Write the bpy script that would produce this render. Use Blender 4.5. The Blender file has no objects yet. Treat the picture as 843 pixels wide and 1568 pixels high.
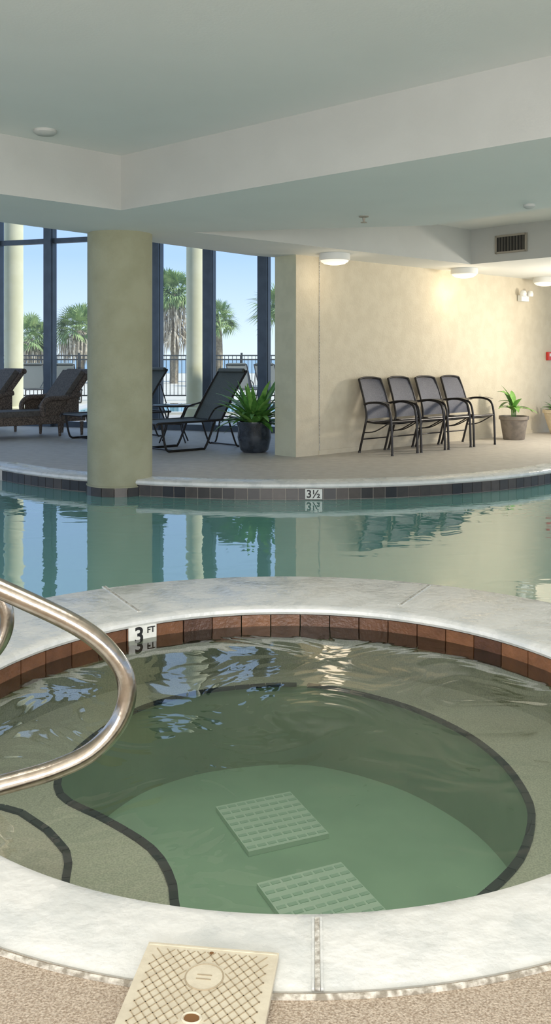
import bpy, bmesh, math, random
from math import sin, cos, pi, radians, atan2, sqrt
from mathutils import Vector, Matrix
from mathutils.geometry import tessellate_polygon
random.seed(7)
scn = bpy.context.scene
F = 1400.0; HOR = 548.0; CX = 421.5; CH = 1.25
def P(px, py, z=0.0):
    Y = F*(CH-z)/(py-HOR); return ((px-CX)*Y/F, Y)

# ------------------------------------------------------------ materials
def M(name, c1, c2=None, scale=5.0, rough=.5, metal=0.0, bump=0.0, bscale=None, detail=4, ramp=(.4,.6), spec=None, island=False, coat=0.0, rough2=None):
    m = bpy.data.materials.new(name); m.use_nodes = True
    nt = m.node_tree; N = nt.nodes; L = nt.links
    b = N['Principled BSDF']
    b.inputs['Base Color'].default_value = (*c1, 1)
    b.inputs['Roughness'].default_value = rough
    b.inputs['Metallic'].default_value = metal
    if coat: b.inputs['Coat Weight'].default_value = coat
    if spec is not None: b.inputs['Specular IOR Level'].default_value = spec
    tc = N.new('ShaderNodeTexCoord')
    if c2 is not None:
        r = N.new('ShaderNodeValToRGB')
        r.color_ramp.elements[0].position = ramp[0]; r.color_ramp.elements[1].position = ramp[1]
        r.color_ramp.elements[0].color = (*c1, 1); r.color_ramp.elements[1].color = (*c2, 1)
        if island:
            g = N.new('ShaderNodeNewGeometry'); L.new(g.outputs['Random Per Island'], r.inputs[0])
            no = N.new('ShaderNodeTexNoise'); no.inputs['Scale'].default_value = scale
            L.new(tc.outputs['Object'], no.inputs['Vector'])
            mx = N.new('ShaderNodeMixRGB'); mx.blend_type = 'MULTIPLY'; mx.inputs[0].default_value = .6
            L.new(r.outputs[0], mx.inputs[1]); L.new(no.outputs['Fac'], mx.inputs[2])
            L.new(mx.outputs[0], b.inputs['Base Color'])
        else:
            no = N.new('ShaderNodeTexNoise'); no.inputs['Scale'].default_value = scale; no.inputs['Detail'].default_value = detail
            L.new(tc.outputs['Object'], no.inputs['Vector']); L.new(no.outputs['Fac'], r.inputs[0])
            L.new(r.outputs[0], b.inputs['Base Color'])
            if rough2 is not None:
                mr = N.new('ShaderNodeMapRange'); mr.inputs[1].default_value = ramp[0]; mr.inputs[2].default_value = ramp[1]
                mr.inputs[3].default_value = rough; mr.inputs[4].default_value = rough2
                L.new(no.outputs['Fac'], mr.inputs[0]); L.new(mr.outputs[0], b.inputs['Roughness'])
    if bump:
        n2 = N.new('ShaderNodeTexNoise'); n2.inputs['Scale'].default_value = bscale or scale*3; n2.inputs['Detail'].default_value = 5
        bp = N.new('ShaderNodeBump'); bp.inputs['Strength'].default_value = bump; bp.inputs['Distance'].default_value = .01
        L.new(tc.outputs['Object'], n2.inputs['Vector']); L.new(n2.outputs['Fac'], bp.inputs['Height'])
        L.new(bp.outputs[0], b.inputs['Normal'])
    return m

def emis(name, col, s):
    m = bpy.data.materials.new(name); m.use_nodes = True
    b = m.node_tree.nodes['Principled BSDF']
    b.inputs['Base Color'].default_value = (*col, 1)
    b.inputs['Emission Color'].default_value = (*col, 1); b.inputs['Emission Strength'].default_value = s
    return m

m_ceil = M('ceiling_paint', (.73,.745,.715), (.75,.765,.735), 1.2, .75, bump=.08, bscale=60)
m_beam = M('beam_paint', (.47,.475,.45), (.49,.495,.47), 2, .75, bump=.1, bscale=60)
m_wall = M('wall_stucco', (.60,.53,.40), (.64,.57,.435), 6, .85, bump=.6, bscale=42)
m_pier = M('pier_stucco', (.45,.45,.33), (.49,.49,.36), 5, .85, bump=.4, bscale=42)
m_col = M('column_stucco', (.31,.305,.20), (.35,.345,.235), 3, .85, bump=.55, bscale=42)
m_excol = M('exterior_stucco', (.80,.77,.52), (.85,.82,.58), 4, .85)
m_farfloor = M('deck_coating', (.47,.43,.38), (.57,.53,.47), 9, .55, bump=.25, bscale=150, detail=8, ramp=(.3,.7))
m_neardeck = M('pebble_deck', (.33,.25,.175), (.60,.50,.39), 210, .8, bump=.8, bscale=220, detail=3, ramp=(.35,.62))
m_coping = M('coping_stone', (.58,.59,.565), (.71,.705,.665), 6, .16, bump=.5, bscale=26, detail=9, ramp=(.36,.58), rough2=.36)
m_grout = M('grout', (.34,.31,.26), (.62,.6,.54), 60, .9, bump=.5, bscale=120)
m_caulk = M('caulk', (.25,.22,.17), (.60,.56,.48), 50, .9, bump=.5, bscale=120, ramp=(.42,.62))
m_sptile = M('rust_tile', (.09,.04,.024), (.27,.115,.05), 14, .35, island=True, ramp=(0,1), bump=.3, bscale=60)
m_pltile = M('slate_tile', (.028,.026,.024), (.10,.08,.062), 14, .3, island=True, ramp=(0,1))
m_plaster = M('spa_bench_plaster', (.42,.43,.335), (.64,.635,.51), 160, .8, ramp=(.35,.65))
m_step = M('spa_step_plaster', (.47,.45,.36), (.68,.65,.53), 160, .8, ramp=(.35,.65))
m_spfloor = M('spa_floor_plaster', (.34,.52,.36), (.38,.57,.395), 3, .8)
m_riser = M('spa_riser_plaster', (.34,.42,.30), (.38,.46,.33), 3, .8)
m_dktile = M('edge_tile_dark', (.02,.022,.02), (.06,.06,.055), 14, .5, island=True, ramp=(0,1))
m_drain = M('drain_cover', (.68,.84,.70), None, rough=.5)
m_drain_d = M('drain_slot', (.48,.68,.53), None, rough=.5)
m_steel = M('stainless_steel', (.44,.38,.31), (.54,.48,.41), 30, .2, 1.0, bump=.04, bscale=90)
m_white = M('white_tile', (.66,.66,.60), (.74,.74,.69), 20, .35)
m_black = M('black_lettering', (.01,.01,.01), None, rough=.5)
m_lid = M('skimmer_plastic', (.56,.50,.38), (.62,.56,.43), 25, .5, bump=.1, bscale=80)
m_lid_d = M('skimmer_groove', (.36,.29,.19), None, rough=.7)
m_hole = M('finger_hole_brown', (.18,.08,.02), None, rough=.6)
m_frame = M('chair_frame_dark', (.026,.022,.020), None, rough=.35, metal=.3)
m_sling = M('chair_sling', (.05,.05,.065), (.10,.10,.125), 120, .4, bump=.3, bscale=300)
m_lsling = M('lounger_sling', (.065,.08,.072), (.10,.115,.105), 120, .5, bump=.3, bscale=300)
m_wick = M('wicker', (.05,.037,.028), (.17,.13,.10), 60, .6, bump=1.0, bscale=70)
m_cush = M('lounger_cushion', (.08,.075,.07), (.12,.11,.10), 30, .8, bump=.2)
m_alu = M('window_frame', (.085,.11,.14), (.10,.13,.165), 5, .45, metal=.3)
m_potd = M('glazed_pot', (.015,.02,.028), (.04,.05,.065), 8, .15, coat=.6)
m_pott = M('taupe_pot', (.20,.17,.14), (.26,.22,.18), 12, .7, bump=.2)
m_potc = M('cream_pot', (.62,.52,.36), (.68,.58,.42), 12, .6)
m_soil = M('soil', (.03,.02,.012), (.07,.05,.03), 60, .95, bump=.8)
m_leaf = M('leaf', (.05,.17,.03), (.14,.34,.07), 14, .4, ramp=(.35,.65))
m_leaf2 = M('leaf_bright', (.14,.33,.06), (.25,.48,.12), 14, .4, ramp=(.35,.65))
m_palm = M('palm_frond', (.16,.27,.09), (.42,.52,.22), 3, .6, ramp=(.3,.7))
m_thatch = M('palm_thatch', (.40,.34,.24), (.62,.55,.43), 6, .9)
m_trunk = M('palm_trunk', (.20,.16,.11), (.33,.28,.2), 8, .9, bump=.6)
m_sand = M('sand', (.60,.56,.46), (.68,.64,.54), 2, .9)
m_sea = M('sea', (.18,.30,.36), (.24,.36,.42), 1, .4)
m_fence = M('iron_fence', (.03,.035,.035), None, rough=.5)
m_fix = M('fixture_white', (.75,.75,.72), None, rough=.4)
m_lens = emis('lamp_lens', (1.0,.90,.76), .6)
m_vent = M('vent_frame', (.30,.27,.22), None, rough=.5)
m_ventd = M('vent_dark', (.015,.014,.012), None, rough=.7)
m_red = M('alarm_red', (.6,.04,.03), None, rough=.4)
m_glasstop = M('glass_table_top', (.20,.28,.28), None, rough=.08)
m_deckout = M('outdoor_concrete', (.55,.53,.49), (.62,.60,.55), 3, .8)

def water_opaque():
    m = bpy.data.materials.new('pool_water'); m.use_nodes = True
    nt = m.node_tree; N = nt.nodes; L = nt.links; b = N['Principled BSDF']
    b.inputs['Base Color'].default_value = (.16,.37,.32,1); b.inputs['Roughness'].default_value = .015
    b.inputs['IOR'].default_value = 2.8
    tc = N.new('ShaderNodeTexCoord'); mp = N.new('ShaderNodeMapping'); mp.inputs['Scale'].default_value = (1.0,1.6,1)
    no = N.new('ShaderNodeTexNoise'); no.inputs['Scale'].default_value = 2.2; no.inputs['Detail'].default_value = 2
    no.inputs['Distortion'].default_value = .8
    bp = N.new('ShaderNodeBump'); bp.inputs['Strength'].default_value = .13; bp.inputs['Distance'].default_value = .02
    L.new(tc.outputs['Object'], mp.inputs[0]); L.new(mp.outputs[0], no.inputs['Vector']); L.new(no.outputs['Fac'], bp.inputs['Height'])
    L.new(bp.outputs[0], b.inputs['Normal'])
    return m
def water_clear():
    m = bpy.data.materials.new('spa_water'); m.use_nodes = True
    nt = m.node_tree; N = nt.nodes; L = nt.links
    for n in list(N): N.remove(n)
    o = N.new('ShaderNodeOutputMaterial'); mx = N.new('ShaderNodeMixShader')
    t = N.new('ShaderNodeBsdfTransparent'); t.inputs[0].default_value = (.94,.975,.93,1)
    g = N.new('ShaderNodeBsdfGlossy'); g.inputs['Roughness'].default_value = .02; g.inputs[0].default_value = (1,1,1,1)
    fr = N.new('ShaderNodeFresnel'); fr.inputs[0].default_value = 1.85
    tc = N.new('ShaderNodeTexCoord')
    no = N.new('ShaderNodeTexNoise'); no.inputs['Scale'].default_value = 2.3; no.inputs['Detail'].default_value = 2.6
    no.inputs['Distortion'].default_value = 1.2
    bp = N.new('ShaderNodeBump'); bp.inputs['Strength'].default_value = .62; bp.inputs['Distance'].default_value = .02
    L.new(tc.outputs['Object'], no.inputs['Vector']); L.new(no.outputs['Fac'], bp.inputs['Height'])
    L.new(bp.outputs[0], g.inputs['Normal']); L.new(bp.outputs[0], fr.inputs['Normal'])
    L.new(fr.outputs[0], mx.inputs[0]); L.new(t.outputs[0], mx.inputs[1]); L.new(g.outputs[0], mx.inputs[2]); L.new(mx.outputs[0], o.inputs[0])
    return m
def glass_mat():
    m = bpy.data.materials.new('window_glass'); m.use_nodes = True
    nt = m.node_tree; N = nt.nodes; L = nt.links
    for n in list(N): N.remove(n)
    o = N.new('ShaderNodeOutputMaterial'); mx = N.new('ShaderNodeMixShader')
    t = N.new('ShaderNodeBsdfTransparent'); t.inputs[0].default_value = (.93,.97,.97,1)
    g = N.new('ShaderNodeBsdfGlossy'); g.inputs['Roughness'].default_value = .02
    mx.inputs[0].default_value = .05
    L.new(t.outputs[0], mx.inputs[1]); L.new(g.outputs[0], mx.inputs[2]); L.new(mx.outputs[0], o.inputs[0])
    return m
m_pool = water_opaque(); m_spaw = water_clear(); m_glass = glass_mat()

# ------------------------------------------------------------ mesh builder
def catmull(pts, n=6, cyc=False):
    pts = [Vector(p) for p in pts]; out = []
    k = len(pts); rng = range(k if cyc else k-1)
    for i in rng:
        if cyc: a,b,c,d = pts[i-1],pts[i],pts[(i+1)%k],pts[(i+2)%k]
        else: a=pts[max(i-1,0)];b=pts[i];c=pts[i+1];d=pts[min(i+2,k-1)]
        for j in range(n):
            t=j/n
            out.append(.5*((2*b)+(c-a)*t+(2*a-5*b+4*c-d)*t*t+(3*b-a-3*c+d)*t**3))
    if not cyc: out.append(pts[-1])
    return out

class MB:
    def __init__(s): s.v=[]; s.f=[]; s.m=[]; s.mats=[]
    def mi(s, mat):
        if mat not in s.mats: s.mats.append(mat)
        return s.mats.index(mat)
    def add(s, vs, fs, mat):
        o=len(s.v); k=s.mi(mat)
        s.v += [tuple(v) for v in vs]
        for f in fs: s.f.append(tuple(i+o for i in f)); s.m.append(k)
    def box(s, c, size, mat, rot=None):
        hx,hy,hz=[q/2 for q in size]
        vs=[Vector((x,y,z)) for x in(-hx,hx) for y in(-hy,hy) for z in(-hz,hz)]
        if rot is not None: vs=[rot@v for v in vs]
        c=Vector(c); vs=[v+c for v in vs]
        s.add(vs,[(0,1,3,2),(4,6,7,5),(0,4,5,1),(2,3,7,6),(0,2,6,4),(1,5,7,3)],mat)
    def tube(s, pts, r, mat, n=10, sm=0, cyc=False, flat=1.0):
        if sm: pts=catmull(pts,sm,cyc)
        pts=[Vector(p) for p in pts]; k=len(pts); vs=[]; fs=[]
        rad = r if isinstance(r,(list,tuple)) else None
        t0=(pts[1]-pts[0]).normalized()
        up=Vector((0,0,1)) if abs(t0.z)<.9 else Vector((1,0,0))
        nrm=(up-up.dot(t0)*t0).normalized()
        for i,p in enumerate(pts):
            if cyc: t=(pts[(i+1)%k]-pts[i-1]).normalized()
            else: t=(pts[min(i+1,k-1)]-pts[max(i-1,0)]).normalized()
            nrm=(nrm-nrm.dot(t)*t).normalized(); bi=t.cross(nrm)
            rr = r if rad is None else rad[0]+(rad[1]-rad[0])*i/(k-1)
            for j in range(n):
                a=2*pi*j/n; vs.append(p+rr*(cos(a)*nrm*flat+sin(a)*bi))
        for i in range(k if cyc else k-1):
            i2=(i+1)%k
            for j in range(n):
                fs.append((i*n+j,i*n+(j+1)%n,i2*n+(j+1)%n,i2*n+j))
        if not cyc:
            fs.append(tuple(range(n-1,-1,-1))); fs.append(tuple((k-1)*n+j for j in range(n)))
        s.add(vs,fs,mat)
    def lathe(s, prof, mat, c=(0,0,0), n=32, cap=True):
        vs=[];fs=[];k=len(prof)
        for i in range(n):
            a=2*pi*i/n
            for r,z in prof: vs.append((c[0]+r*cos(a),c[1]+r*sin(a),c[2]+z))
        for i in range(n):
            i2=(i+1)%n
            for j in range(k-1): fs.append((i*k+j,i2*k+j,i2*k+j+1,i*k+j+1))
        if cap:
            if prof[0][0]>1e-4: fs.append(tuple(i*k for i in range(n-1,-1,-1)))
            if prof[-1][0]>1e-4: fs.append(tuple(i*k+k-1 for i in range(n)))
        s.add(vs,fs,mat)
    def patch(s, fn, nu, nv, mat):
        vs=[fn(i/nu,j/nv) for i in range(nu+1) for j in range(nv+1)]
        fs=[(i*(nv+1)+j,(i+1)*(nv+1)+j,(i+1)*(nv+1)+j+1,i*(nv+1)+j+1) for i in range(nu) for j in range(nv)]
        s.add(vs,fs,mat)
    def slab(s, outer, holes, z0, z1, mat, matside=None):
        matside=matside or mat
        loops=[outer]+list(holes)
        polys=[[Vector((p[0],p[1],0)) for p in l] for l in loops]
        tris=tessellate_polygon(polys)
        flat=[p for l in polys for p in l]; n=len(flat)
        vs=[(p.x,p.y,z0) for p in flat]+[(p.x,p.y,z1) for p in flat]
        def up(t):
            a,b,c=[flat[i] for i in t]; return (b-a).cross(c-a).z>0
        ft=[];fb=[]
        for t in tris:
            t=tuple(t)
            if not up(t): t=t[::-1]
            ft.append(tuple(i+n for i in t)); fb.append(t[::-1])
        s.add(vs,ft+fb,mat)
        o=0; sd=[]
        for l in polys:
            k=len(l)
            for i in range(k): sd.append((o+i,o+(i+1)%k,o+(i+1)%k+n,o+i+n))
            o+=k
        s.add(vs,sd,matside)
    def leaf(s, base, d, L, w, droop, mat, seg=6):
        base=Vector(base); d=Vector(d).normalized()
        side=d.cross(Vector((0,0,1)))
        if side.length<.05: side=Vector((1,0,0))
        side.normalize(); vs=[];fs=[]
        p=base.copy()
        for i in range(seg+1):
            t=i/seg; ww=w*(sin(pi*min(1,t*.93+.06)))**.8*.5+.002
            nrm=side.cross(d)
            vs += [p-side*ww+nrm*ww*.25, p.copy(), p+side*ww+nrm*ww*.25]
            d=(d+Vector((0,0,-droop/seg))).normalized(); p=p+d*L/seg
        for i in range(seg):
            for j in (0,1): fs.append((i*3+j,i*3+j+1,i*3+j+4,i*3+j+3))
        s.add(vs,fs,mat)
    def obj(s, name, smooth=False, bevel=0, loc=(0,0,0), rz=0, fixn=False, parent=None):
        me=bpy.data.meshes.new(name); me.from_pydata(s.v,[],s.f)
        for m in s.mats: me.materials.append(m)
        me.polygons.foreach_set('material_index',s.m)
        if fixn:
            bm=bmesh.new(); bm.from_mesh(me); bmesh.ops.remove_doubles(bm,verts=bm.verts,dist=1e-5)
            bmesh.ops.recalc_face_normals(bm,faces=bm.faces); bm.to_mesh(me); bm.free()
        if smooth:
            me.polygons.foreach_set('use_smooth',[True]*len(me.polygons))
            try: me.set_sharp_from_angle(angle=radians(40))
            except Exception: pass
        me.update()
        ob=bpy.data.objects.new(name,me); scn.collection.objects.link(ob)
        ob.location=loc; ob.rotation_euler=(0,0,rz)
        if bevel:
            b=ob.modifiers.new('bev','BEVEL'); b.width=bevel; b.segments=3; b.limit_method='ANGLE'
        if parent: ob.parent=parent
        return ob
def inst(ob, loc, rz=0, s=1):
    o=ob.copy(); scn.collection.objects.link(o); o.location=loc; o.rotation_euler=(0,0,rz); o.scale=(s,s,s); return o
def circ(cx,cy,r,n=96,a0=0,a1=2*pi,incl=False):
    return [(cx+r*cos(a0+(a1-a0)*i/n),cy+r*sin(a0+(a1-a0)*i/n)) for i in range(n+(1 if incl else 0))]

# ------------------------------------------------------------ layout
SX,SY,SR=.05,3.33,1.275
A=Vector((.259,11.5)); U=Vector((.735,.678)); V=Vector((.678,-.735))
def W(s,d): p=A+U*s+V*d; return (p.x,p.y)
uang=atan2(U.y,U.x)
ZP=-.165; ZS=-.098; ZL=2.55; ZU=3.03

# --- floors
edge=[(-9,11.3),(-5,11.2),(-4.1,11.05)]+circ(.1,13.45,4.35,48,pi+radians(42),2*pi-radians(42),True)+[(4.3,11.05),(6,11.2),(9,11.3)]
b=MB(); b.slab(edge+[(9,20),(-9,20)],[],-1.2,0,m_farfloor); b.obj('floor')
b=MB(); b.slab([(-9,-4),(9,-4),(9,3.33),(SX+1.45,3.33)]+circ(SX,SY,1.45,64,0,-pi,True)+[(-9,3.33)],[],-1.2,-.006,m_neardeck); b.obj('floor_pool_deck')
b=MB(); b.slab([(-400,-150),(400,-150),(400,700),(-400,700)],[[(-9,-4),(9,-4),(9,20),(-9,20)]],-.3,-.01,m_sand)
b.slab([(-400,75),(400,75),(400,699),(-400,699)],[],-.005,.01,m_sea); b.obj('ground_outside')
b=MB(); b.slab([(-9,3.34),(9,3.34),(9,14),(-9,14)],[],-1.35,-1.2,m_spfloor); b.obj('pool_floor')
# water
b=MB(); b.slab([(-9,3.33)]+[(SX-1.9,3.33)]+circ(SX,SY,1.9,48,pi,0,True)+[(9,3.33)]+edge[::-1],[],ZP-.01,ZP,m_pool); b.obj('pool_water')
b=MB(); b.slab(circ(SX,SY,1.272,120),[],ZS-.002,ZS,m_spaw)
# keep only the upper faces of the spa water surface
keep=[i for i,f in enumerate(b.f) if all(b.v[j][2]>ZS-.0005 for j in f)]
b.f=[b.f[i] for i in keep]; b.m=[b.m[i] for i in keep]; b.obj('spa_water')

# --- far pool coping + tiles
arc=circ(.1,13.45,4.35,60,pi+radians(40),2*pi-radians(40),True)
full=[(-9,11.3),(-5,11.2),(-4.1,11.05)]+arc+[(4.3,11.05),(6,11.2),(9,11.3)]
def loft(b, path, prof, mat):
    n=len(path); vs=[];fs=[];k=len(prof)
    for i,p in enumerate(path):
        q0=Vector(path[max(i-1,0)]);q1=Vector(path[min(i+1,n-1)]);t=(q1-q0).normalized(); nr=Vector((-t.y,t.x))
        for d,z in prof: vs.append((p[0]+nr.x*d,p[1]+nr.y*d,z))
    for i in range(n-1):
        for j in range(k-1): fs.append((i*k+j,i*k+j+1,(i+1)*k+j+1,(i+1)*k+j))
    b.add(vs,fs,mat)
b=MB(); loft(b,full,[(.02,-.05),(-.015,-.045),(-.025,-.03),(-.02,-.008),(0,.006),(.28,.006),(.285,-.001)],m_coping); b.obj('trim_pool_coping',smooth=True,fixn=False)
b=MB()
for i in range(len(full)-1):
    p=Vector(full[i]);q=Vector(full[i+1]);L=(q-p).length;n=max(1,round(L/.15))
    for j in range(n):
        a=p.lerp(q,j/n);c=p.lerp(q,(j+1)/n);m_=(a+c)/2;t=(c-a).normalized();nr=Vector((-t.y,t.x))
        for zz in (-.105,-.215):
            R=Matrix.Rotation(atan2(t.y,t.x),3,'Z')
            b.box((m_.x-nr.x*.002,m_.y-nr.y*.002,zz),((c-a).length-.006,.012,.106),m_pltile,R)
b.obj('trim_pool_waterline_tile')

# --- spa
def rout(a):
    t=(sin(a)+.12)/.24; t=max(0,min(1,t)); t=t*t*(3-2*t); return 1.53+(1.92-1.53)*t
b=MB(); n=240; vs=[];fs=[]
for i in range(n):
    a=2*pi*i/n; R=rout(a)
    prof=[(1.285,-.040),(1.266,-.038),(1.257,-.025),(1.260,-.010),(1.275,-.001),(1.30,.002),(R-.03,.002),(R-.008,-.003),(R,-.02),(R,-.06),(R-.02,-.07),(R-.02,-.5)]
    for r,z in prof: vs.append((SX+r*cos(a),SY+r*sin(a),z))
k=len(prof)
for i in range(n):
    i2=(i+1)%n
    for j in range(k-1): fs.append((i*k+j,i2*k+j,i2*k+j+1,i*k+j+1))
b.add(vs,fs,m_coping)
for px,py,px2,py2 in [(485,1403,486,1522),(158,898,214,938),(657,896,611,928)]:
    p=Vector(P(px,py));q=Vector(P(px2,py2)); t=(q-p).normalized()
    m_=(p+q)/2
    R=Matrix.Rotation(atan2(t.y,t.x),3,'Z')
    b.box((m_.x,m_.y,.0015),((q-p).length-.02,.010,.005),m_grout,R)
    for sg in (-1,1):
        b.box((m_.x-t.y*.009*sg,m_.y+t.x*.009*sg,.0015),((q-p).length-.02,.005,.007),m_coping,R)
b.tube([(SX+1.538*cos(a),SY+1.538*sin(a),-.003) for a in [pi+.15+(pi-.3)*i/150 for i in range(151)]],.006,m_caulk,6)
b.obj('spa_coping',smooth=True,fixn=True)
b=MB(); N=54
for i in range(N):
    a0=2*pi*i/N+.002;a1=2*pi*(i+1)/N-.002
    vs=[];
    for a in (a0,(a0+a1)/2,a1):
        for r in (1.270,1.29):
            for z in (-.16,-.042): vs.append((SX+r*cos(a),SY+r*sin(a),z))
    b.add(vs,[(0,1,5,4),(4,5,9,8),(2,6,7,3),(6,10,11,7),(0,4,6,2),(4,8,10,6),(1,3,7,5),(5,7,11,9),(0,2,3,1),(8,9,11,10)],m_sptile)
b.obj('trim_spa_tile')
ZB=-.32;ZF=-.70;ZT=-.2
benchpx=[(470,1050),(600,1076),(700,1118),(765,1165),(805,1220),(813,1262),(795,1318),(740,1374),(660,1425),(480,1462),(330,1450),(273,1410),(262,1350),(230,1300),(160,1256),(95,1222),(92,1185),(130,1140),(190,1098),(250,1074),(340,1056)]
bl=[P(x,y,ZB) for x,y in benchpx]
blc=[(p.x,p.y) for p in catmull([(x,y,0) for x,y in bl],5,True)]
b=MB()
b.slab(circ(SX,SY,1.29,96),[blc],ZF-.01,ZB,m_plaster,m_riser)
b.slab(circ(SX,SY,1.29,96),[],ZF-.1,ZF,m_spfloor)
vs=[];fs=[]
for i in range(96):
    a=2*pi*i/96
    vs += [(SX+1.276*cos(a),SY+1.276*sin(a),-.15),(SX+1.276*cos(a),SY+1.276*sin(a),-.75)]
for i in range(96): j=(i+1)%96; fs.append((2*i,2*j,2*j+1,2*i+1))
b.add(vs,fs,m_plaster)
steppx=[(-60,1232),(0,1237),(32,1246),(75,1275),(107,1313),(101,1345),(95,1420)]
sl=[P(x,y,ZT) for x,y in steppx]
b.slab(sl+circ(SX,SY,1.272,14,radians(242),radians(196),True),[],ZF,ZT,m_step)
b.obj('spa_basin',fixn=False)
def tilestrip(b,path,z,w,cyc,L=.075):
    pts=[Vector(p) for p in path]
    if cyc: pts.append(pts[0])
    d=[0]
    for i in range(1,len(pts)): d.append(d[-1]+(pts[i]-pts[i-1]).length)
    n=int(d[-1]/L)
    def at(s):
        for i in range(1,len(d)):
            if s<=d[i]: return pts[i-1].lerp(pts[i],(s-d[i-1])/max(1e-6,d[i]-d[i-1]))
        return pts[-1]
    for i in range(n):
        a=at(i*L+.002);c=at((i+1)*L-.002);t=(c-a).normalized();m_=(a+c)/2
        b.box((m_.x,m_.y,z),((c-a).length,w,.012),m_dktile,Matrix.Rotation(atan2(t.y,t.x),3,'Z'))
b=MB(); tilestrip(b,blc,ZB+.003,.026,True); tilestrip(b,sl,ZT+.003,.022,False); b.obj('trim_spa_step_tile')
def drain(name,c,ang,sx,sy):
    b=MB(); b.box((0,0,.01),(sx,sy,.02),m_drain)
    n=8
    for i in range(n):
        for j in range(n):
            b.box((-sx/2+sx*(i+.5)/n,-sy/2+sy*(j+.5)/n,.021),(sx/n*.78,sy/n*.35,.003),m_drain_d)
    return b.obj(name,loc=(c[0],c[1],ZF+.001),rz=ang)
drain('drain_cover',(-.02,3.82),radians(23),.35,.39)
drain('drain_cover',(.17,3.25),radians(24),.35,.39)

# --- handrails
def rail():
    b=MB()
    prof=[(-1.35,-.05),(-1.35,.4),(-1.28,.66),(-1.1,.80),(-.85,.79),(-.56,.675),(-.3,.545),(-.12,.44),(-.03,.345),(-.005,.26),(-.03,.175),(-.10,.105),(-.2,.065),(-.33,.04),(-.47,.02),(-.6,.0),(-.66,-.02),(-.67,-.05)]
    pts=catmull([(x,0,z) for x,z in prof],8)
    b.tube(pts,.0265,m_steel,24)
    for x in (-1.35,-.668):
        b.lathe([(.05,-.05),(.05,-.042),(.034,-.03),(.028,-.028)],m_steel,(x,0,.0),24)
    return b
r1=rail().obj('pool_handrail',smooth=True,loc=(-.41,2.56,.055),rz=radians(14))
r2=inst(r1,(-.955,3.27,.055),radians(14))

# --- depth markers
def marker(name,c,n,w,h,txt,sub=None,ts=.1):
    n=Vector(n).normalized(); up=Vector((0,0,1)); r=up.cross(n)
    e=bpy.data.objects.new(name,None); scn.collection.objects.link(e)
    R=Matrix((r,up,n)).transposed().to_4x4(); e.matrix_world=Matrix.Translation(Vector(c))@R
    b=MB(); b.box((0,0,0),(w,h,.012),m_white); o=b.obj('tile',bevel=.002); o.parent=e
    def T(t,size,x,y):
        cu=bpy.data.curves.new('num','FONT'); cu.body=t; cu.size=size; cu.extrude=.001; cu.offset=size*.02; cu.align_x='CENTER'; cu.align_y='CENTER'
        ob=bpy.data.objects.new('lettering',cu); scn.collection.objects.link(ob)
        me=bpy.data.meshes.new_from_object(ob.evaluated_get(bpy.context.evaluated_depsgraph_get()))
        bpy.data.objects.remove(ob); o2=bpy.data.objects.new('lettering',me); scn.collection.objects.link(o2)
        me.materials.clear(); me.materials.append(m_black); o2.parent=e; o2.location=(x,y,.0065)
    T(txt,ts,(-.02 if sub else 0),-.002)
    if sub: T(sub,.040,.042,.018)
a=radians(123)
marker('depth_marker_tile',(SX+1.264*cos(a),SY+1.264*sin(a),-.078),(-cos(a),-sin(a),0),.145,.084,'3','FT',.105)
marker('depth_marker_tile',(.38,9.095,-.105),(-.06,-1,0),.17,.1,'3½',None,.11)

# --- skimmer lid
b=MB(); S=.1385
b.slab([(-S,-S),(S,-S),(S,S),(-S,S)],[],0,.012,m_lid)
ins=S-.018
def seg(x0,y0,x1,y1):
    p=Vector((x0,y0));q=Vector((x1,y1));t=q-p
    if t.length<.012: return
    b.box(((x0+x1)/2,(y0+y1)/2,.0122),(t.length,.0022,.0015),m_lid_d,Matrix.Rotation(atan2(t.y,t.x),3,'Z'))
def clipcirc(x0,y0,x1,y1,R=.043):
    n=40; run=None
    for i in range(n+1):
        x=x0+(x1-x0)*i/n;y=y0+(y1-y0)*i/n
        ok=(x*x+(y-.045)**2>R*R) and (x*x+(y+.07)**2>.026**2)
        if ok and run is None: run=(x,y)
        if (not ok or i==n) and run is not None:
            seg(run[0],run[1],x,y); run=None
for sgn in (1,-1):
    c=-2*ins
    while c<2*ins:
        pts=[]
        for x in (-ins,ins):
            y=sgn*1.25*x+c
            if -ins<=y<=ins: pts.append((x,y))
        for y in (-ins,ins):
            x=(y-c)/(sgn*1.25)
            if -ins<x<ins: pts.append((x,y))
        if len(pts)>=2: clipcirc(*pts[0],*pts[1])
        c+=.027
b.lathe([(.0,.0135),(.036,.0135),(.038,.012)],m_lid,(0,.045,0),32)
b.tube([(.038*cos(t*pi/16),.045+.038*sin(t*pi/16),.0125) for t in range(32)],.0016,m_lid_d,6,cyc=True)
for q in (-.008,.004): b.box((0,.045+q,.0137),(.03,.003,.001),m_lid_d)
b.lathe([(.0,.0126),(.014,.0126),(.0145,.012)],m_hole,(0,-.07,0),24)
b.tube([(.018*cos(t*pi/16),-.07+.014*sin(t*pi/16),.0125) for t in range(32)],.0025,m_lid,6,cyc=True)
for x,y in ((.0,.118),(0,-.118)): b.lathe([(0,.0128),(.005,.0128),(.0052,.012)],m_hole,(x,y,0),12)
for q in ((0,S-.006),(0,-S+.006)): b.box((0,q[1],.0125),(2*S-.006,.004,.0015),m_lid); 
lc=Vector((-.267,1.934))+Vector((.991,-.131))*S+Vector((-.131,-.991))*S
b.obj('skimmer_lid',loc=(lc.x,lc.y,.003),rz=atan2(-.131,.991),bevel=0)

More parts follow.
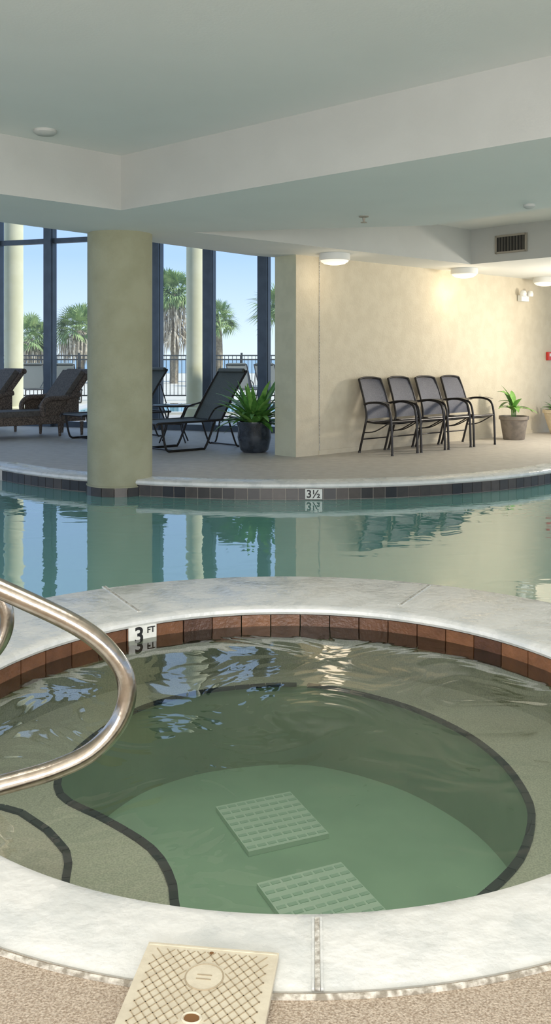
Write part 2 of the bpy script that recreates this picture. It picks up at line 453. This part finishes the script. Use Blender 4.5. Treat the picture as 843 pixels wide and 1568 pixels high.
# --- column
b=MB(); b.lathe([(.337,-.09),(.337,2.56)],m_col,(0,0,0),64)
n=16
for i in range(n):
    a0=2*pi*i/n+.01;a1=2*pi*(i+1)/n-.01; vs=[]
    for a in (a0,(a0+a1)/2,a1):
        for r in (.33,.35):
            for z in (-.3,-.075): vs.append((r*cos(a),r*sin(a),z))
    b.add(vs,[(0,4,5,1),(4,8,9,5),(2,3,7,6),(6,7,11,10),(0,2,6,4),(4,6,10,8),(1,5,7,3),(5,9,11,7),(0,1,3,2),(8,10,11,9)],m_pltile)
b.tube([(.340*cos(t*pi/32),.340*sin(t*pi/32),-.07) for t in range(64)],.010,m_col,8,cyc=True)
b.obj('column',smooth=True,loc=(-1.635,9.62,0),fixn=True)

# --- walls
b=MB()
L=9.0
b.slab([W(.0,0),W(L,0),W(L,-.38),W(.0,-.38)],[],0,ZL+.02,m_wall)
b.slab([W(-.004,.004),W(.41,.004),W(.41,-.2),W(.0,-.2)],[],0.0,ZL,m_wall)
b.slab([W(-.008,.0),W(.0,.0),W(.0,-.384),W(-.008,-.384)],[],0.0,ZL,m_pier)
b.box((*W(.41,.006),ZL/2),(.012,.01,ZL),m_grout,Matrix.Rotation(uang,3,'Z'))
b.obj('wall_right')
b=MB(); b.box((*W(L/2+.2,.008),.03),(L-.4,.012,.06),m_wall,Matrix.Rotation(uang,3,'Z')); b.obj('baseboard_right')

# ceilings
hole1=[(-1.36,8.05),(-6.0,3.53),(-6.0,-3.5),(7,-3.5),(7,.56)]
hole2=[W(-2.2,.75),(1.53,8.97),(4.3,5.5),(6.4,8.7),(2.71,12.7)]
outer=[(-.3,11.62),W(0,-.42),W(9,-.42),(9,17.9),(9,-4),(-7.5,-4),(-7.5,2.85),(-2.63,8.75)]
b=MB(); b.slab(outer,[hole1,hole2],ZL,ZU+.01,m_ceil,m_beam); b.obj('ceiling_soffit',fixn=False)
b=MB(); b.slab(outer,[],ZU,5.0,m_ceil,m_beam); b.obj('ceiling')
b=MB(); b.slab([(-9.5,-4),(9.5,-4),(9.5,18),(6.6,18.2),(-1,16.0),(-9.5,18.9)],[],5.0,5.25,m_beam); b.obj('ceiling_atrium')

# window wall
w0=Vector((-5.14,17.05)); wd=Vector((.945,-.328)); wn=Vector((.328,.945)); wang=atan2(wd.y,wd.x)
def wpx(px):
    k=(px-CX)/F
    return (k*w0.y-w0.x)/(wd.x-k*wd.y)
posts=[-4.0,-2.0,wpx(0)-.06,wpx(76.5),wpx(157),wpx(240),wpx(320),wpx(404),wpx(404)+1.4,8.1]
posts[4]=wpx(160)
Rw=Matrix.Rotation(wang,3,'Z')
def wp(t,z,off=0): p=w0+wd*t+wn*off; return (p.x,p.y,z)
for i in range(len(posts)-1):
    t0,t1=posts[i],posts[i+1]; b=MB()
    b.box(wp(t0,2.5),(.19,.14,5.0),m_alu,Rw)
    b.box(wp(t0+.06,2.5,-.09),(.05,.05,5.0),m_alu,Rw)
    mid=(t0+t1)/2;Lw=t1-t0-.19
    for z,h in ((.05,.1),(3.38,.09),(4.95,.1)): b.box(wp(mid,z),(Lw,.08,h),m_alu,Rw)
    a_=wp(t0+.09,.1);c_=wp(t1-.09,.1)
    b.add([a_,c_,(c_[0],c_[1],4.9),(a_[0],a_[1],4.9)],[(0,1,2,3)],m_glass)
    b.obj('window_%d'%(i+1))

# back / right structural posts
b=MB()
for x in (-8,-4,0,4,8): b.box((x,-3.9,1.27),(.35,.2,2.55),m_pier)
b.obj('wall_back')

# vent
f0=Vector((2.71,12.7)); fd=Vector((6.4-2.71,8.7-12.7)).normalized(); fn=Vector((fd.y,-fd.x))*1
if fn.y>0: fn=-fn
k=(783-CX)/F; t=(k*f0.y-f0.x)/(fd.x-k*fd.y); pc=f0+fd*t
R=Matrix.Rotation(atan2(fd.y,fd.x),3,'Z'); zc=CH-(373-HOR)*pc.y/F
b=MB(); c=pc+fn*.01
vw,vh=.46,.22
b.box((c.x,c.y,zc),(vw,.02,vh),m_ventd,R)
for s_ in (-1,1):
    b.box((c.x+fd.x*s_*vw/2+fn.x*.01,c.y+fd.y*s_*vw/2+fn.y*.01,zc),(.025,.03,vh+.025),m_vent,R)
    b.box((c.x+fn.x*.01,c.y+fn.y*.01,zc+s_*vh/2),(vw,.03,.025),m_vent,R)
for i in range(9):
    b.box((c.x+fd.x*(i-4)*.046+fn.x*.006,c.y+fd.y*(i-4)*.046+fn.y*.006,zc),(.005,.012,vh),m_vent,R)
b.obj('air_vent')

# lamps
def lampfix(x,y,i):
    b=MB()
    b.lathe([(.10,0),(.19,0),(.195,-.02),(.195,-.075),(.185,-.085),(.175,-.085)],m_fix,(0,0,0),40,cap=False)
    b.lathe([(.178,-.08),(.17,-.10),(.13,-.125),(.07,-.138),(.0,-.14)],m_lens,(0,0,0),40,cap=False)
    b.obj('ceiling_light',smooth=True,loc=(x,y,ZL))
    l=bpy.data.lights.new('ceiling_bulb','POINT'); l.energy=(3,6,1.2)[i]; l.color=(1,.84,.62); l.shadow_soft_size=.16
    o=bpy.data.objects.new('ceiling_bulb',l); scn.collection.objects.link(o); o.location=(x,y,ZL-.33)
for i,(s_,d_) in enumerate(((.3,.38),(3.05,.36),(5.25,.36))): lampfix(*W(s_,d_),i)
# sprinkler / detectors
b=MB(); b.lathe([(.045,0),(.045,-.008),(.015,-.015),(.01,-.05),(.03,-.055),(.03,-.06),(0,-.06)],m_vent,(0,0,0),20); b.obj('fire_sprinkler',loc=(.81,8.39,ZL))
b=MB(); b.lathe([(.09,0),(.09,-.02),(.07,-.035),(0,-.04)],m_beam,(0,0,0),28); b.obj('smoke_detector',smooth=True,loc=(-1.8,7.15,ZU))
b=MB(); b.lathe([(.05,0),(.05,-.02),(.03,-.035),(0,-.04)],m_beam,(0,0,0),28); b.obj('smoke_detector',smooth=True,loc=(2.15,7.75,ZL))
# emergency light + alarm
ru=Matrix.Rotation(uang,3,'Z')
b=MB(); b.box((*W(5.1,.05),2.22),(.22,.08,.10),m_fix,ru)
for s_ in (-.1,.1):
    x,y=W(5.1+s_,.11); b.lathe([(0,-.05),(.05,-.05),(.055,.0),(.04,.04),(0,.05)],m_fix,(x,y,2.30),16)
b.obj('emergency_light',bevel=.008)
b=MB(); b.box((*W(5.93,.03),1.28),(.13,.05,.14),m_red,ru); b.box((*W(5.93,.06),1.30),(.08,.03,.05),m_fix,ru); b.obj('fire_alarm',bevel=.006)

# ------------------------------------------------------------ armchair
def armchair():
    b=MB()
    for s in (-1,1):
        x=.255*s
        b.tube([(x,.28,.012),(x,.27,.3),(x,.25,.52),(x,.2,.625),(x,.08,.665),(x,-.08,.665),(x*.95,-.205,.64)],.0155,m_frame,10,5)
        b.tube([(x,-.28,.012),(x,-.22,.22),(x,-.17,.40),(x*.93,-.17,.5),(x*.9,-.21,.66),(x*.88,-.27,.83),(x*.84,-.325,.965)],.0155,m_frame,10,5)
        b.tube([(x*.93,-.18,.415),(x*.93,.0,.405),(x*.93,.2,.43),(x*.93,.255,.43)],.013,m_frame,8,4)
        b.tube([(x,.255,.43),(x,.0,.30),(x,-.2,.27)],.008,m_frame,8,4)
        b.patch(lambda u,v,x=x:(x-.030+.060*v, .24-.42*u, .640+.045*sin(pi*min(1,u*.9+.15))),10,2,m_frame)
        for y in (.28,-.28): b.lathe([(.018,0),(.018,.02),(.0145,.025)],m_frame,(x,y,0),10)
    b.tube([(-.24,.255,.43),(.24,.255,.43)],.012,m_frame,8)
    b.tube([(-.24,-.17,.41),(.24,-.17,.41)],.012,m_frame,8)
    b.tube([(-.255,-.235,.18),(.255,-.235,.18)],.009,m_frame,8)
    b.tube([(-.214,-.325,.965),(-.1,-.345,.985),(.1,-.345,.985),(.214,-.325,.965)],.0145,m_frame,8,4)
    def seat(u,v): 
        return (-.235+.47*u, .26-.43*v, .43-.02*sin(pi*u)-.018*sin(pi*v)-.012*v)
    b.patch(seat,8,8,m_sling)
    b.patch(lambda u,v:(lambda p:(p[0],p[1],p[2]-.012))(seat(u,v)),8,8,m_sling)
    def back(u,v):
        w=.235-.025*v
        return (-w+2*w*u, -.165-.05*v-.12*v*v-.03*sin(pi*u), .45+.52*v)
    b.patch(back,8,10,m_sling)
    b.patch(lambda u,v:(lambda p:(p[0],p[1]-.012,p[2]))(back(u,v)),8,10,m_sling)
    return b
ch=armchair().obj('armchair',smooth=True)
cang=atan2(-V.x,V.y)
x,y=W(1.25,.45); ch.location=(x,y,0); ch.rotation_euler=(0,0,cang)
for i in (1,2,3):
    x,y=W(1.25+.59*i,.45); inst(ch,(x,y,0),cang)

# ------------------------------------------------------------ sling lounger (local y foot->head)
def lounger():
    b=MB(); w=.31
    for s in (-1,1):
        x=w*s
        b.tube([(x,.0,.34),(x,.03,.385),(x,.3,.39),(x,1.2,.39),(x,1.62,.39)],.017,m_frame,8,4)
        b.tube([(x,.08,.385),(x,.13,.12),(x,.18,.025),(x,.3,.016),(x,.72,.016),(x,.82,.05),(x,.98,.385)],.016,m_frame,8,5)
        b.tube([(x,1.22,.385),(x,1.35,.05),(x,1.42,.016),(x,1.50,.05),(x,1.58,.385)],.013,m_frame,8,4)
        b.tube([(x,1.10,.40),(x,1.30,.72),(x,1.55,1.06)],.016,m_frame,8,4)
        b.tube([(x,.85,.39),(x,.98,.55),(x,1.18,.60),(x,1.27,.63)],.012,m_frame,8,5)
        b.tube([(x,1.58,.39),(x,1.42,.84)],.009,m_frame,8)
    for y,z in ((.03,.38),(1.12,.385),(1.62,.39)): b.tube([(-w,y,z),(w,y,z)],.012,m_frame,8)
    for y in (.3,1.42): b.tube([(-w,y,.016),(w,y,.016)],.011,m_frame,8)
    b.tube([(-w,1.55,1.06),(w,1.55,1.06)],.016,m_frame,8)
    for o in (0,-.012):
        b.patch(lambda u,v:(-w+.012+(2*w-.024)*u,.03+1.09*v,.395+o-.02*sin(pi*u)),6,12,m_lsling)
        b.patch(lambda u,v:(-w+.012+(2*w-.024)*u,1.11+.44*v,.40+.66*v+o-.012*sin(pi*u)+.02*sin(pi*v)),6,10,m_lsling)
    b.tube([(-w+.04,1.53,1.07),(w-.04,1.53,1.07)],.03,m_lsling,10)
    return b
lang=atan2(-U.x,U.y)
lo=lounger().obj('lounge_chair',smooth=True,loc=(-1.76,12.14,0),rz=lang)
inst(lo,(-3.08,13.80,0),lang)
# wicker chaise
def chaise():
    b=MB(); w=.36
    b.box((0,.62,.27),(2*w,1.3,.13),m_wick)
    for s in (-1,1):
        for y in (.07,1.15,1.55): b.tube([(s*(w-.05),y,.22),(s*(w-.045),y,0)],[.035,.022],m_wick,8)
        b.box((s*(w-.04),1.25,.28),(.07,.7,.10),m_wick)
        b.tube([(s*(w-.02),.85,.33),(s*(w-.02),.83,.5),(s*(w-.02),.95,.60),(s*(w-.02),1.2,.61),(s*(w-.02),1.5,.66)],.045,m_wick,10,5)
        b.patch(lambda u,v:(s*(w-.02),.88+.6*u,.33+(.27+.05*u)*v),6,4,m_wick)
    R=Matrix.Rotation(radians(52),3,'X')
    b.box((0,1.42,.68),(2*w,.86,.07),m_wick,R)
    b.tube([(-w,1.69,1.02),(w,1.69,1.02)],.05,m_wick,12)
    b.box((0,.60,.375),(2*w-.1,1.2,.09),m_cush)
    b.box((0,1.35,.72),(2*w-.12,.78,.09),m_cush,R)
    return b
cc=chaise().obj('wicker_chaise',loc=(-4.5,14.05,0),rz=lang,bevel=.018)
inst(cc,(-5.75,14.65,0),lang)
# side table
b=MB()
b.lathe([(.29,.485),(.30,.49),(.30,.502),(.29,.507)],m_glasstop,(0,0,0),40)
b.tube([(.3*cos(t*pi/20),.3*sin(t*pi/20),.49) for t in range(40)],.012,m_frame,8,cyc=True)
for i in range(4):
    a=pi/4+i*pi/2; b.tube([(.27*cos(a),.27*sin(a),.48),(.16*cos(a),.16*sin(a),.25),(.27*cos(a),.27*sin(a),.01)],.011,m_frame,8,5)
b.tube([(.165*cos(t*pi/10),.165*sin(t*pi/10),.25) for t in range(20)],.008,m_frame,6,cyc=True)
st=b.obj('side_table',smooth=True,loc=(-1.5,13.5,0))
st.scale=(1,1,1.12)

# ------------------------------------------------------------ potted plants
def pot(b,prof,mat,soil_r,soil_z):
    b.lathe(prof,mat,(0,0,0),36)
    b.lathe([(0,soil_z),(soil_r,soil_z)],m_soil,(0,0,0),30,cap=False)
b=MB()
pot(b,[(.15,0),(.19,.04),(.225,.2),(.215,.32),(.235,.38),(.235,.41),(.205,.41),(.195,.34)],m_potd,.2,.37)
for i in range(100):
    a=random.uniform(0,2*pi); e=random.uniform(.3,1.4); 
    d=Vector((cos(a)*cos(e),sin(a)*cos(e),sin(e)))
    r=random.uniform(0,.12)
    b.leaf((r*cos(a),r*sin(a),.37),d,random.uniform(.40,.70)*(.75+.35*sin(e)),random.uniform(.06,.10),random.uniform(.4,1.5),random.choice([m_leaf,m_leaf,m_leaf2]),7)
b.obj('potted_plant',smooth=True,loc=(-.28,12.12,0))
b=MB()
pot(b,[(.15,0),(.16,.01),(.205,.30),(.225,.31),(.225,.36),(.195,.36),(.19,.32)],m_pott,.19,.33)
for i in range(4):
    b.tube([(.02*i-.03,0,.3),(.02*i-.03,.02,.5+.03*i)],.008,m_leaf,6)
for i in range(18):
    a=random.uniform(0,2*pi); e=random.uniform(.2,1.3); d=Vector((cos(a)*cos(e),sin(a)*cos(e),sin(e)))
    b.leaf((.0,.0,.40+random.uniform(0,.16)),d,random.uniform(.24,.40),random.uniform(.08,.12),random.uniform(.6,1.6),m_leaf2,7)
b.obj('potted_plant',smooth=True,loc=(*W(4.2,.45),0))
b=MB()
pot(b,[(.13,0),(.14,.02),(.20,.2),(.24,.34),(.26,.35),(.26,.40),(.22,.40),(.21,.36)],m_potc,.21,.37)
for i in range(25):
    a=random.uniform(0,2*pi); e=random.uniform(.5,1.4); d=Vector((cos(a)*cos(e),sin(a)*cos(e),sin(e)))
    b.leaf((.05*cos(a),.05*sin(a),.37),d,random.uniform(.2,.3),.05,1,m_leaf,6)
b.obj('potted_plant',smooth=True,loc=(*W(5.6,.40),0))

# ------------------------------------------------------------ outside
for px,Y,r in ((21,18.6,.19),(298,18.3,.17)):
    b=MB(); b.lathe([(r+.05,0),(r+.05,.25),(r,.28),(r,5.6),(r+.05,5.65),(r+.05,5.9)],m_excol,(0,0,0),36)
    b.obj('exterior_column',smooth=True,loc=((px-CX)*Y/F,Y,-.01))
b=MB(); YF=27
for i in range(170):
    x=-13+i*.115; b.box((x,YF,.72),(.018,.018,1.2),m_fence)
for z in (.14,1.2,1.32): b.box((-3.2,YF,z),(19.8,.03,.035),m_fence)
for i in range(9): b.box((-13+i*2.4,YF,.7),(.06,.06,1.4),m_fence)
b.obj('iron_fence')
b=MB(); b.slab([(-4.6,20.6),(0.6,20.6),(.6,24),(-4.6,24)],[],-.02,.02,M('outdoor_pool_blue',(.10,.42,.55),None,rough=.1)); 
b.slab([(-4.9,20.3),(0.9,20.3),(.9,24.3),(-4.9,24.3)],[[(-4.6,20.6),(0.6,20.6),(.6,24),(-4.6,24)]],-.02,.04,m_deckout); b.obj('outdoor_pool')
for x in (-7.4,-6.5,-5.6,-.6,.2): inst(lo,(x,25.0,.0),radians(20))
def palm(name,px,py,Y,rad,skirt=0,nf=46):
    X=(px-CX)*Y/F; Z=CH-(py-HOR)*Y/F
    b=MB(); b.tube([(0,0,-.05),(.05,0,Z*.5),(0,0,Z)],[.22,.15],m_trunk,10,4)
    C=Vector((0,0,Z))
    for i in range(nf):
        a=random.uniform(0,2*pi); e=math.asin(random.uniform(-.45,1)); d=Vector((cos(a)*cos(e),sin(a)*cos(e),sin(e)))
        l1=rad*random.uniform(.35,.55); tip=C+d*l1
        b.tube([C,tip],.012,m_palm,4)
        sd=d.cross(Vector((0,0,1)));
        if sd.length<.1: sd=Vector((1,0,0))
        sd.normalize(); n2=sd.cross(d)
        sd=(sd*cos(i)+n2*sin(i)*.6).normalized()
        for j in range(15):
            th=radians(-80+160*j/14); bd=(d*cos(th)+sd*sin(th)).normalized()
            L_=rad*.58*(.7+.3*cos(th)); w_=rad*.026; pn=bd.cross(n2).normalized()*w_
            mid=tip+bd*L_*.55; end=tip+bd*L_+Vector((0,0,-L_*.22))
            b.add([tip,mid-pn,mid+pn,end],[(0,1,2),(1,3,2)],m_palm)
    if skirt:
        for i in range(330):
            a=random.uniform(0,2*pi); z0=Z-random.uniform(-.1,skirt*.75); r0=.15
            p0=Vector((r0*cos(a),r0*sin(a),z0)); r1=rad*random.uniform(.35,.72)
            p1=Vector((r1*cos(a),r1*sin(a),z0-random.uniform(.2,.5)*rad)); p2=p1+Vector((cos(a)*.05,sin(a)*.05,-rad*random.uniform(.3,.6)))
            q=Vector((-sin(a),cos(a),0))*.04
            b.add([p0,p1-q,p1+q,p2],[(0,1,2),(1,3,2)],m_thatch)
    b.obj(name,loc=(X,Y,0))
palm('palm_tree',46,520,45,1.5,.6,60)
palm('palm_tree',122,506,45,1.6,.6,60)
palm('palm_tree',266,450,45,1.55,2.6,70)
palm('palm_tree',334,492,48,1.3)
palm('palm_tree',440,480,40,1.9)

# ------------------------------------------------------------ light
w=bpy.data.worlds.new('World'); scn.world=w; w.use_nodes=True; nt=w.node_tree; N=nt.nodes; L=nt.links
bg=N['Background']; tc=N.new('ShaderNodeTexCoord'); sx=N.new('ShaderNodeSeparateXYZ'); rp=N.new('ShaderNodeValToRGB')
L.new(tc.outputs['Generated'],sx.inputs[0]); L.new(sx.outputs['Z'],rp.inputs[0]); L.new(rp.outputs[0],bg.inputs[0])
e=rp.color_ramp.elements; e[0].position=0; e[0].color=(.68,.79,.91,1); e[1].position=.6; e[1].color=(.40,.56,.86,1)
x=rp.color_ramp.elements.new(.11); x.color=(.38,.55,.87,1)
bg.inputs[1].default_value=1.4
sl=bpy.data.lights.new('sun','SUN'); sl.energy=3.8; sl.angle=.02; sl.color=(1,.95,.87)
so=bpy.data.objects.new('sun',sl); scn.collection.objects.link(so)
so.rotation_euler=Vector((.8,-.25,.9)).to_track_quat('Z','Y').to_euler()
def area(name,loc,sz,en,col=(1,1,1),tgt=None):
    l=bpy.data.lights.new(name,'AREA'); l.shape='RECTANGLE'; l.size=sz[0]; l.size_y=sz[1]; l.energy=en; l.color=col
    o=bpy.data.objects.new(name,l); scn.collection.objects.link(o); o.location=loc
    if tgt: o.rotation_euler=(Vector(loc)-Vector(tgt)).to_track_quat('Z','Y').to_euler()
    return o
area('ceiling_panel_light',(0,2.4,3.0),(3,1.5),55,(1,.97,.91))  # added overhead fill, unseen, lifts the interior
area('window_daylight_back',(0,-3.6,1.1),(9,2.0),540,(1,.97,.935),(0,4,2.6))  # added ambient fill behind the camera, brightens beams, column and ceiling
area('window_daylight_side',(7.2,8.6,1.6),(2.0,1.6),35,(1,.93,.83),(2.0,12.3,.9))  # unseen fill added from the right for the wall; no window modelled there
area('doorway_daylight',(*W(5.0,2.1),1.7),(.35,.35),75,(1,.92,.80),(*W(1.2,.2),.7))  # lamp added off-frame to throw chair shadows on the wall; no doorway modelled

cam=bpy.data.cameras.new('camera'); co=bpy.data.objects.new('camera',cam); scn.collection.objects.link(co)
co.location=(0,0,CH); co.rotation_euler=(pi/2,0,0)
cam.sensor_fit='VERTICAL'; cam.sensor_height=36; cam.lens=36*F/1568; cam.shift_y=-(784-HOR)/1568; cam.clip_end=2000
scn.camera=co
scn.view_settings.view_transform='Standard'
